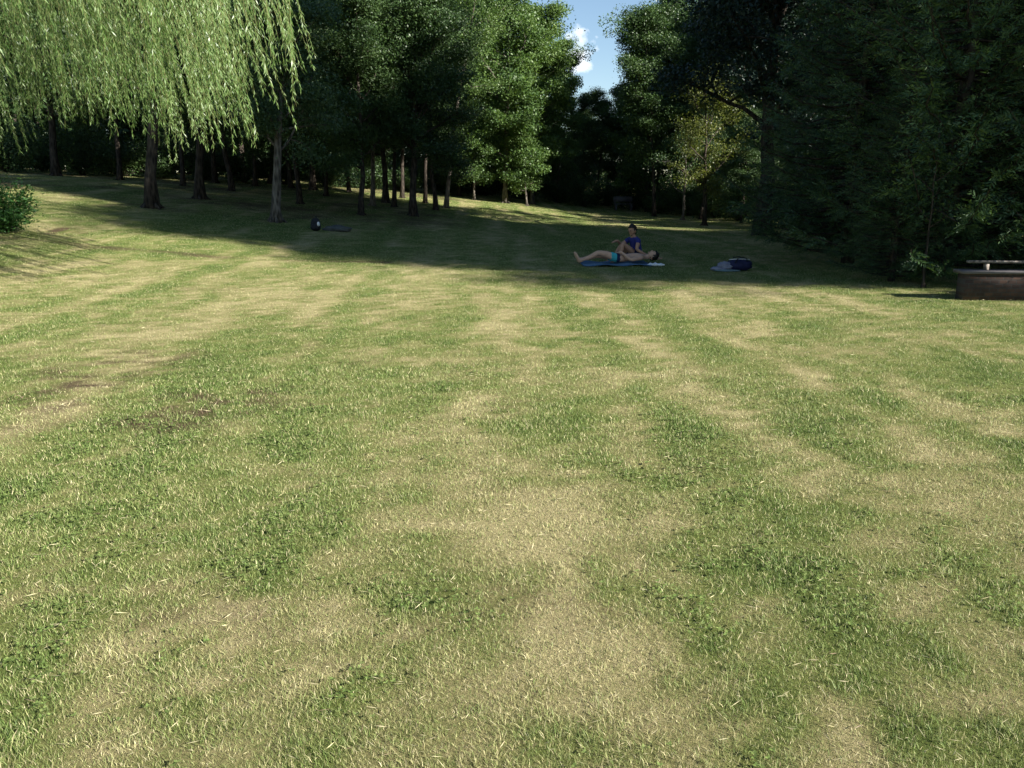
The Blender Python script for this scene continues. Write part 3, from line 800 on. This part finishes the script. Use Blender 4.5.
def hair_geo(P, B, s=1.0, seed=1, length=.02):
    rs = np.random.RandomState(seed); g = Geo()
    def fn(v):
        v = v * (1 + .05 * np.sin(v[:, :1] * 17 + v[:, 2:] * 13) )
        cut = (v[:, 0] > .25) & (v[:, 2] < .45)
        v[cut] *= .80
        low = v[:, 2] < -.45; v[low] *= .80
        return v
    g.blob(P(-.008, 0, .012), np.array([.106, .088, .124]) * s, 18, 12, B, fn)
    for i in range(60):
        d = unit(rs.normal(size=3) + [-.4, 0, .7])
        if d[0] > .5 and d[2] < .5: continue
        p = P(*(d * [.104, .086, .125])); q = P(*(d * [.104, .086, .125] * (1 + length * 6) + rs.normal(0, .01, 3)))
        g.tube([p, (p + q) / 2, q], [.014, .012, .003], 5)
    return g

def hand(chains, geo_, wr, palm_dir, nrm, tag_, key, curl=.5):
    """palm continues the arm; fingers as separate tapered tubes rooted in the palm"""
    pd = unit(np.array(palm_dir, float)); nm = unit(np.array(nrm, float)); lat = np.cross(pd, nm)
    pc = np.array(wr) + pd * .085
    chains.append([(key, None), (tag_ + 'palm', (*(np.array(wr) + pd * .045), .034)), (tag_ + 'palm2', (*pc, .036))])
    Ls = (.068, .080, .075, .058)
    for i, L in enumerate(Ls):
        b0 = pc - pd * .015 + lat * (.030 - .020 * i); d = pd.copy(); pts = [b0]
        for k, f in enumerate((.30, .42, .32, .26)):
            pts.append(pts[-1] + d * L * f * 1.1); d = unit(d - nm * curl * (.35 + .15 * k))
        geo_.tube(pts, [.0095, .009, .0085, .0075, .005], 8)
    b0 = np.array(wr) + pd * .03 + lat * .028; d = unit(pd * .7 + lat * .7 - nm * .2)
    geo_.tube([b0, b0 + d * .03, b0 + d * .03 + unit(d + pd * .5) * .03, b0 + d * .03 + unit(d + pd * .6 - nm * .3) * .052], [.013, .0115, .010, .006], 8)

def foot(chains, key, ank, toe_dir, up, tag_):
    td = unit(np.array(toe_dir, float)); a = np.array(ank, float); u = unit(np.array(up, float))
    chains.append([(key, None), (tag_ + 'heel', (*(a - td * .045 - u * .045), .032))])
    chains.append([(key, None), (tag_ + 'mid', (*(a + td * .07 - u * .035), .036)), (tag_ + 'ball', (*(a + td * .135 - u * .05), .034)), (tag_ + 'toe', (*(a + td * .19 - u * .055), .020))])

def towel():
    x0, y0, z0 = TW
    rs = np.random.RandomState(4); nx, ny = 40, 24
    root = empty('beach_towel', TW, R(2)); tag(root, 'blue beach towel spread on the shaded grass under the lying person', 'towel')
    U, V = np.meshgrid(np.linspace(-.82, .66, nx), np.linspace(-.50, .50, ny))
    def zz(a, b_): return .045 + .018 * (fbm(a, b_, .25, 3, 2) - .5) + .012 * np.sin(a * 9 + b_ * 3)
    Z = zz(U, V); V2 = V + .02 * np.sin(U * 7)
    top = np.stack([U.ravel(), V2.ravel(), Z.ravel()], 1); bot = top - [0, 0, .012]
    i = np.arange(nx * ny).reshape(ny, nx)
    q = np.stack([i[:-1, :-1], i[:-1, 1:], i[1:, 1:], i[1:, :-1]], -1).reshape(-1, 4)
    ring = np.concatenate([i[0, :], i[1:, -1], i[-1, -2::-1], i[-2:0:-1, 0]]); n = nx * ny
    side = np.array([(ring[k], ring[k - 1], ring[k - 1] + n, ring[k] + n) for k in range(len(ring))])
    mesh('cloth', np.concatenate([top, bot]), [np.concatenate([q, q[:, ::-1] + n, side])], TOWEL, root, smooth=True)
    g = Geo()   # pale stripe along the near side
    for k in range(2):
        s_ = np.linspace(-.82, .66, nx); v0 = -.42 + .14 * k
        a = np.stack([s_, v0 + .02 * np.sin(s_ * 7), zz(s_, v0 + 0 * s_) + .004], 1); b_ = np.stack([s_, v0 + .05 + .02 * np.sin(s_ * 7), zz(s_, v0 + .05 + 0 * s_) + .004], 1)
        idx = np.arange(nx); g.add(np.concatenate([a, b_]), np.stack([idx[:-1], idx[1:], idx[1:] + nx, idx[:-1] + nx], 1))
    g.build('stripe', plain_mat('pale_blue_stripe', (.18, .30, .42), .95, .1, 20), root)
TW = gnd(618, 265)
towel()
# small white cloth at the head end
def white_cloth():
    g = Geo(); root = empty('white_cloth', (TW[0] + .76, TW[1] - .24, float(zt(TW[0] + .76, TW[1] - .24))))
    tag(root, 'crumpled white cloth lying at the head end of the blue towel', 'cloth')
    def fn(v):
        v = v.copy(); k = 1 + .22 * np.sin(v[:, 0] * 7 + v[:, 1] * 5) * np.cos(v[:, 1] * 9); v[:, :2] *= k[:, None]; v[:, 2] *= (1 + .5 * np.sin(v[:, 0] * 9)); return v
    g.blob((0, 0, .03), (.15, .12, .035), 24, 10, None, fn); g.blob((.13, -.05, .03), (.08, .08, .03), 18, 8, None, fn)
    g.build('folds', WHITE, root, smooth=True)
white_cloth()

def lying_person():
    """on the back, feet towards the left, head towards the right"""
    root = empty('person', (TW[0], TW[1] + .02, TW[2] + .05), R(1.5)); tag(root, 'person lying on their back, bare chest and teal and navy swim shorts', 'person')
    ch = []
    z0 = .10
    ch.append([('pel', (0, 0, z0 + .01, (.15, .105))), ('wst', (.17, 0, z0 + .01, (.135, .10))), ('rib', (.33, 0, z0 + .035, (.155, .115))), ('cst', (.46, 0, z0 + .03, (.165, .11))),
               ('nck', (.585, 0, z0 + .02, .06)), ('nk2', (.64, 0, z0 + .03, .055)), ('hd', (.70, 0, z0 + .035, .06))])
    ex = Geo()
    for s in (-1, 1):
        n = str(s); kz = .10 if s < 0 else .02
        ch.append([('pel', None), ('hip' + n, (-.07, .10 * s, z0, .095)), ('th' + n, (-.26, .12 * s, z0 + .03 + kz * .6, .082)), ('kn' + n, (-.47, .12 * s, z0 + .03 + kz, .058)),
                   ('cf' + n, (-.62, .125 * s, z0 - .01 + kz * .5, .055)), ('an' + n, (-.86, .13 * s, z0 - .045, .036))])
        foot(ch, 'an' + n, (-.86, .13 * s, z0 - .045), (-.25, .12 * s, 1), (1, 0, .1), 'f' + n)
        if s < 0:  # near arm along the side, bent up to the belly
            ch.append([('cst', None), ('sh' + n, (.50, .18 * s, z0 + .03, .062)), ('el' + n, (.24, .27 * s, z0 - .02, .044)), ('wr' + n, (.06, .14 * s, z0 + .13, .029))])
            hand(ch, ex, (.06, .14 * s, z0 + .13), (-.8, .5, .0), (0, 0, 1), 'h' + n, 'wr' + n, .4)
        else:      # far arm folded up beside the head
            ch.append([('cst', None), ('sh' + n, (.52, .18 * s, z0 + .03, .062)), ('el' + n, (.74, .32 * s, z0 + .03, .044)), ('wr' + n, (.90, .12 * s, z0 - .02, .029))])
            hand(ch, ex, (.90, .12 * s, z0 - .02), (.3, -.9, .0), (0, 0, -1), 'h' + n, 'wr' + n, .3)
    hg, P, B = head_geo((.775, 0, z0 + .055), (-.15, 0, 1), (1, 0, .15)); ex.v += hg.v
    # merge head indices
    off_ = ex.n
    ex.q += [q + off_ for q in hg.q]; ex.n += hg.n
    skin_mesh('body', ch, SKIN, root, ex)
    hair_geo(P, B, 1, 2).build('hair', HAIR, root, smooth=True)
    for s in (-1, 1):
        e = Geo(); e.blob(P(.094, .032 * s, .005), (.008, .008, .008), 8, 6); e.build('eye', EYE, root)
    sh = [[('p', (.10, 0, z0 + .012, (.152, .118))), ('a', (-.02, 0, z0 + .01, (.165, .122)))]]
    for s in (-1, 1):
        kz = .10 if s < 0 else .02
        sh.append([('a', None), ('b%d' % s, (-.09, .105 * s, z0 + .005, .112)), ('c%d' % s, (-.27, .122 * s, z0 + .035 + kz * .6, .102))])
    so = skin_mesh('swim_shorts', sh, TEAL, root)
    # navy panel: the waist end of the shorts
    so.data.materials.append(NAVY)
    for p in so.data.polygons:
        if p.center.x > -.05: p.material_index = 1
lying_person()

def sitting_person():
    """sitting behind, facing left, knees bent up"""
    bx, by, bz = TW[0] + .50, TW[1] + .62, TW[2]
    root = empty('person', (bx, by, bz + .02), R(24)); tag(root, 'person in a blue shirt sitting behind the lying one with knees drawn up', 'person')
    ch = []; ex = Geo()
    T = [('pel', (0, 0, .12, (.145, .12))), ('wst', (-.02, 0, .27, (.13, .105))), ('rib', (-.045, 0, .40, (.145, .11))), ('cst', (-.075, 0, .50, (.16, .105))), ('nck', (-.10, 0, .58, .058)), ('hd', (-.115, 0, .63, .058))]
    ch.append(T)
    for s in (-1, 1):
        n = str(s); dx = -.06 if s < 0 else .06
        kn = (-.40 + dx, .13 * s, .40 - dx * .4, .058); an = (-.56 + dx * .4, .14 * s, .075, .036)
        ch.append([('pel', None), ('hip' + n, (-.05, .10 * s, .11, .092)), ('th' + n, (-.23, .12 * s, .26, .08)), ('kn' + n, kn), ('cf' + n, ((kn[0] + an[0]) / 2 + .02, .135 * s, .25, .052)), ('an' + n, an)])
        foot(ch, 'an' + n, an[:3], (-1, 0, -.02), (0, 0, 1), 'f' + n)
        if s > 0:   # near arm reaches forward and down to the lying person's chest  (root is not mirrored: s>0 is the far side)
            ch.append([('cst', None), ('sh' + n, (-.07, .185, .50, .058)), ('el' + n, (-.26, .27, .38, .042)), ('wr' + n, (-.42, .16, .475, .028))])
            hand(ch, ex, (-.42, .16, .475), (-.95, -.2, -.1), (0, 0, 1), 'h' + n, 'wr' + n, .6)
        else:
            ch.append([('cst', None), ('sh' + n, (-.07, -.185, .50, .058)), ('el' + n, (-.20, -.30, .30, .042)), ('wr' + n, (.0, -.44, .17, .028))])
            hand(ch, ex, (.0, -.44, .17), (.75, -.45, -.15), (0, 0, 1), 'h' + n, 'wr' + n, .4)
    hg, P, B = head_geo((-.135, 0, .715), (-1, -.25, -.25), (-.2, 0, 1)); off_ = ex.n
    ex.v += hg.v; ex.q += [q + off_ for q in hg.q]; ex.n += hg.n
    skin_mesh('body', ch, SKIN2, root, ex)
    hair_geo(P, B, 1, 5).build('hair', HAIR, root, smooth=True)
    for s in (-1, 1):
        e = Geo(); e.blob(P(.094, .032 * s, .005), (.008, .008, .008), 8, 6); e.build('eye', EYE, root)
    sh = [[('p', (.0, 0, .16, (.158, .135))), ('w', (-.02, 0, .28, (.158, .135))), ('r', (-.045, 0, .40, (.172, .14))), ('c', (-.075, 0, .505, (.182, .13))), ('n', (-.10, 0, .565, .075))],
          [('c', None), ('s1', (-.07, .19, .50, .074)), ('e1', (-.18, .24, .43, .064))], [('c', None), ('s2', (-.07, -.19, .50, .074)), ('e2', (-.14, -.25, .40, .064))]]
    skin_mesh('shirt', sh, BLUE, root)
    so = [[('p', (.0, 0, .12, (.16, .135))), ('q', (-.02, 0, .10, (.16, .13)))]]
    for s in (-1, 1): so.append([('q', None), ('h%d' % s, (-.06, .10 * s, .115, .108)), ('t%d' % s, (-.22, .12 * s, .25, .096))])
    skin_mesh('shorts', so, NAVY, root)
sitting_person()

def bundle():
    x, y, z = gnd(735, 271)
    root = empty('sports_bag', (x + .03, y, z), R(6)); tag(root, 'dark blue bag lying on the shaded grass right of the two people', 'bag')
    def fn(v):
        v = v.copy(); v = np.sign(v) * np.abs(v) ** .75; k = 1 + .10 * np.sin(v[:, 0] * 8 + v[:, 2] * 6) * np.cos(v[:, 1] * 7); return v * k[:, None]
    g = Geo(); g.blob((.05, 0, .12), (.26, .15, .11), 28, 14, None, fn); g.build('bag_body', plain_mat('navy_bag', (.012, .014, .05), .7, .3, 12, bump=.5), root, smooth=True)
    g = Geo(); g.tube([(-.08, -.12, .18), (-.05, -.17, .27), (.05, -.18, .29), (.14, -.16, .26), (.17, -.11, .18)], .012, 6); g.build('handle', BLACK, root, smooth=True); g = Geo(); g.tube([(-.08, .10, .20), (-.03, .12, .27), (.1, .12, .28), (.17, .1, .2)], .012, 6)
    g.build('handle', BLACK, root, smooth=True)
    g = Geo(); g.tube([(-.17, 0, .235), (.05, .0, .245), (.27, 0, .23)], .008, 5); g.build('zip', WHITE, root)
    r2 = empty('folded_clothes', (x - .30, y - .03, z)); tag(r2, 'pale crumpled clothes heaped against the dark blue bag', 'clothes')
    def fn2(v):
        v = v.copy(); k = 1 + .2 * np.sin(v[:, 0] * 6 + v[:, 1] * 8) * np.cos(v[:, 2] * 7 + v[:, 0] * 4); return v * k[:, None]
    g = Geo(); g.blob((.08, 0, .10), (.16, .13, .09), 24, 12, None, fn2); g.blob((-.06, -.04, .05), (.16, .12, .045), 24, 10, None, fn2)
    g.build('shirt', plain_mat('pale_grey_cloth', (.20, .20, .25), .9, .2, 10, bump=.5), r2, smooth=True)
    g = Geo(); g.blob((.08, -.16, .028), (.26, .14, .02), 24, 8, None, fn2); g.build('small_towel', plain_mat('pale_green_cloth', (.13, .19, .19), .9, .15, 10), r2, smooth=True)
bundle()

def backpack():
    x, y, z = gnd(316, 231)
    root = empty('rucksack', (x, y, z), R(-15)); tag(root, 'small black rucksack with a white patch standing at the foot of the slope', 'bag')
    def fn(v):
        v = v.copy(); v = np.sign(v) * np.abs(v) ** .7; v[:, 0] *= 1 - .15 * v[:, 2]; return v
    g = Geo(); g.blob((0, 0, .20), (.15, .12, .20), 20, 12, None, fn); g.build('pack', BLACK, root, smooth=True)
    g = Geo(); g.blob((0, -.11, .13), (.11, .05, .09), 16, 8, None, fn); g.build('front_pocket', BLACK, root, smooth=True)
    g = Geo(); g.tube([(0, .05, .38), (.0, .08, .44), (.0, .0, .45), (.0, -.02, .38)], .012, 6); g.build('handle', BLACK, root)
    g = Geo(); g.blob((.125, -.05, .22), (.035, .055, .07), 12, 8, None, fn); g.build('white_patch', WHITE, root, smooth=True)
    x, y, z = gnd(337, 231)
    def fr(v): 
        k = 1 + .18 * np.sin(v[:, 0] * 4 + 1) * np.cos(v[:, 1] * 5) + .08 * np.sin(v[:, 2] * 9 + v[:, 0] * 7); return v * k[:, None]
    g = Geo(); g.blob((0, 0, .05), (.46, .25, .13), 26, 14, None, fr); o = g.build('low_stone', ROCK, None, smooth=True); o.location = (x, y, z)
    tag(o, 'low grey stone in the grass right of the black rucksack', 'stone')
backpack()

def box(g, c, s, rz=0):
    v = np.array([(a, b_, d) for a in (-.5, .5) for b_ in (-.5, .5) for d in (-.5, .5)]) * np.array(s)
    ca, sa = math.cos(rz), math.sin(rz); v = v @ np.array([[ca, sa, 0], [-sa, ca, 0], [0, 0, 1]]) + np.array(c)
    g.add(v, [(0, 1, 3, 2), (4, 6, 7, 5), (0, 4, 5, 1), (2, 3, 7, 6), (0, 2, 6, 4), (1, 5, 7, 3)])

def low_wall():
    x, y, z = gnd(963, 300.5)
    root = empty('low_wall', (x, y + .02, z), R(-4)); tag(root, 'low reddish-brown block wall with a pale rail above it at the right edge', 'wall')
    m, nt, out = newmat('brown_blocks'); N = nt.nodes; Lk = nt.links
    tc = N.new('ShaderNodeTexCoord'); mp = N.new('ShaderNodeMapping'); mp.inputs['Rotation'].default_value = (R(90), 0, 0); Lk.new(tc.outputs['Object'], mp.inputs[0])
    br = N.new('ShaderNodeTexBrick'); br.inputs['Scale'].default_value = 4; br.inputs['Color1'].default_value = (.15, .08, .055, 1); br.inputs['Color2'].default_value = (.075, .045, .036, 1); br.inputs['Mortar'].default_value = (.09, .075, .065, 1); br.inputs['Mortar Size'].default_value = .03
    Lk.new(mp.outputs[0], br.inputs['Vector']); no = N.new('ShaderNodeTexNoise'); no.inputs['Scale'].default_value = 9; Lk.new(tc.outputs['Object'], no.inputs['Vector'])
    mx = N.new('ShaderNodeMix'); mx.data_type = 'RGBA'; mx.blend_type = 'MULTIPLY'; mx.inputs[0].default_value = .7; Lk.new(br.outputs['Color'], mx.inputs[6]); Lk.new(no.outputs['Fac'], mx.inputs[7])
    p = N.new('ShaderNodeBsdfPrincipled'); p.inputs['Roughness'].default_value = .9; Lk.new(mx.outputs[2], p.inputs['Base Color']); b_ = N.new('ShaderNodeBump'); b_.inputs['Distance'].default_value = .01; Lk.new(br.outputs['Fac'], b_.inputs['Height']); b_.invert = True; Lk.new(b_.outputs[0], p.inputs['Normal']); Lk.new(p.outputs[0], out.inputs['Surface'])
    g = Geo(); box(g, (1.5, .12, .18), (3.0, .24, .44)); g.build('blocks', m, root)
    g = Geo(); box(g, (1.48, .12, .425), (3.08, .34, .045)); g.build('coping', plain_mat('coping_stone', (.13, .115, .115), .85, .25, 6, bump=.4), root)
    wood = bark_mat('weathered_rail', (.12, .10, .085), (.26, .23, .20), 8, 1)
    for k in range(3):
        g = Geo(); box(g, (.35 + k * 1.1, .14, .50), (.06, .06, .11)); g.build('post', wood, root)
    g = Geo(); box(g, (1.52, .14, .57), (2.9, .09, .035)); g.build('rail', wood, root)
low_wall()

def far_table():
    x, y, z = atd(624, 55)
    root = empty('picnic_bench', (x, y, z), R(5)); tag(root, 'grey picnic bench barely visible in the dark at the far end', 'bench')
    wd = plain_mat('grey_boards', (.10, .10, .115), .8, .15, 6)
    g = Geo(); box(g, (0, 0, .46), (1.3, .42, .05)); g.build('seat', wd, root)
    g = Geo(); box(g, (0, .25, .78), (1.3, .05, .34)); g.build('backrest', wd, root)
    for sx in (-.52, .52):
        g = Geo(); box(g, (sx, 0, .215), (.08, .38, .43)); g.build('leg', wd, root)
        g = Geo(); box(g, (sx, .30, .52), (.06, .05, .86)); g.build('back_post', wd, root)
far_table()

# ------------------------------------------------------------------ camera, light, sky
cd = D.cameras.new('camera'); cam = D.objects.new('camera', cd); COL.objects.link(cam)
cam.location = (0, 0, CAM_H); cam.rotation_euler = (math.pi / 2 - PITCH, 0, 0)
cd.sensor_width = 36; cd.lens = FPX * 36 / 1024; cd.clip_end = 3000; cd.clip_start = .05
scene.camera = cam

sun_dir = np.array([math.cos(R(SUN_EL)) * math.cos(R(SUN_AZ)), -math.cos(R(SUN_EL)) * math.sin(R(SUN_AZ)), math.sin(R(SUN_EL))])
sl = D.lights.new('sun', 'SUN'); so = D.objects.new('sun', sl); COL.objects.link(so)
sl.energy = 5.0; sl.angle = R(.55); sl.color = (1, .955, .87)
so.rotation_euler = Vector(sun_dir).to_track_quat('Z', 'Y').to_euler(); so.location = (30, -20, 30)

world = D.worlds.new('World'); scene.world = world; world.use_nodes = True
nt = world.node_tree; N = nt.nodes; Lk = nt.links; bg = N['Background']
sky = N.new('ShaderNodeTexSky'); sky.sky_type = 'NISHITA'; sky.sun_disc = False
sky.sun_elevation = R(SUN_EL); sky.sun_rotation = math.atan2(sun_dir[0], sun_dir[1])
sky.air_density = 1.0; sky.dust_density = 0; sky.ozone_density = 2.0
tc = N.new('ShaderNodeTexCoord')
cl = N.new('ShaderNodeTexNoise'); cl.inputs['Scale'].default_value = 30; cl.inputs['Detail'].default_value = 7; cl.inputs['Roughness'].default_value = .55
Lk.new(tc.outputs['Generated'], cl.inputs['Vector'])
cdir = unit(ray(577, 52)); 
vd = N.new('ShaderNodeVectorMath'); vd.operation = 'DISTANCE'; vd.inputs[1].default_value = tuple(cdir); Lk.new(tc.outputs['Generated'], vd.inputs[0])
mr = N.new('ShaderNodeMapRange'); mr.inputs['From Min'].default_value = 0; mr.inputs['From Max'].default_value = .04; mr.inputs['To Min'].default_value = .38; mr.inputs['To Max'].default_value = 0
Lk.new(vd.outputs['Value'], mr.inputs['Value'])
ad = N.new('ShaderNodeMath'); ad.operation = 'ADD'; Lk.new(mr.outputs[0], ad.inputs[0]); Lk.new(cl.outputs['Fac'], ad.inputs[1])
cr = ramp(nt, [(.70, (0, 0, 0)), (.86, (1, 1, 1))]); Lk.new(ad.outputs[0], cr.inputs[0])
mx = N.new('ShaderNodeMix'); mx.data_type = 'RGBA'; Lk.new(cr.outputs[0], mx.inputs[0]); Lk.new(sky.outputs[0], mx.inputs[6]); mx.inputs[7].default_value = (9, 9.5, 10, 1)
Lk.new(mx.outputs[2], bg.inputs['Color'])
bg.inputs['Strength'].default_value = .05

vs = scene.view_settings
vs.view_transform = 'Standard'; vs.look = 'None'; vs.gamma = 1; vs.use_curve_mapping = False
vs.exposure = 1.64
scene.cycles.max_bounces = 6; scene.cycles.diffuse_bounces = 3; scene.cycles.transmission_bounces = 4; scene.cycles.use_denoising = True
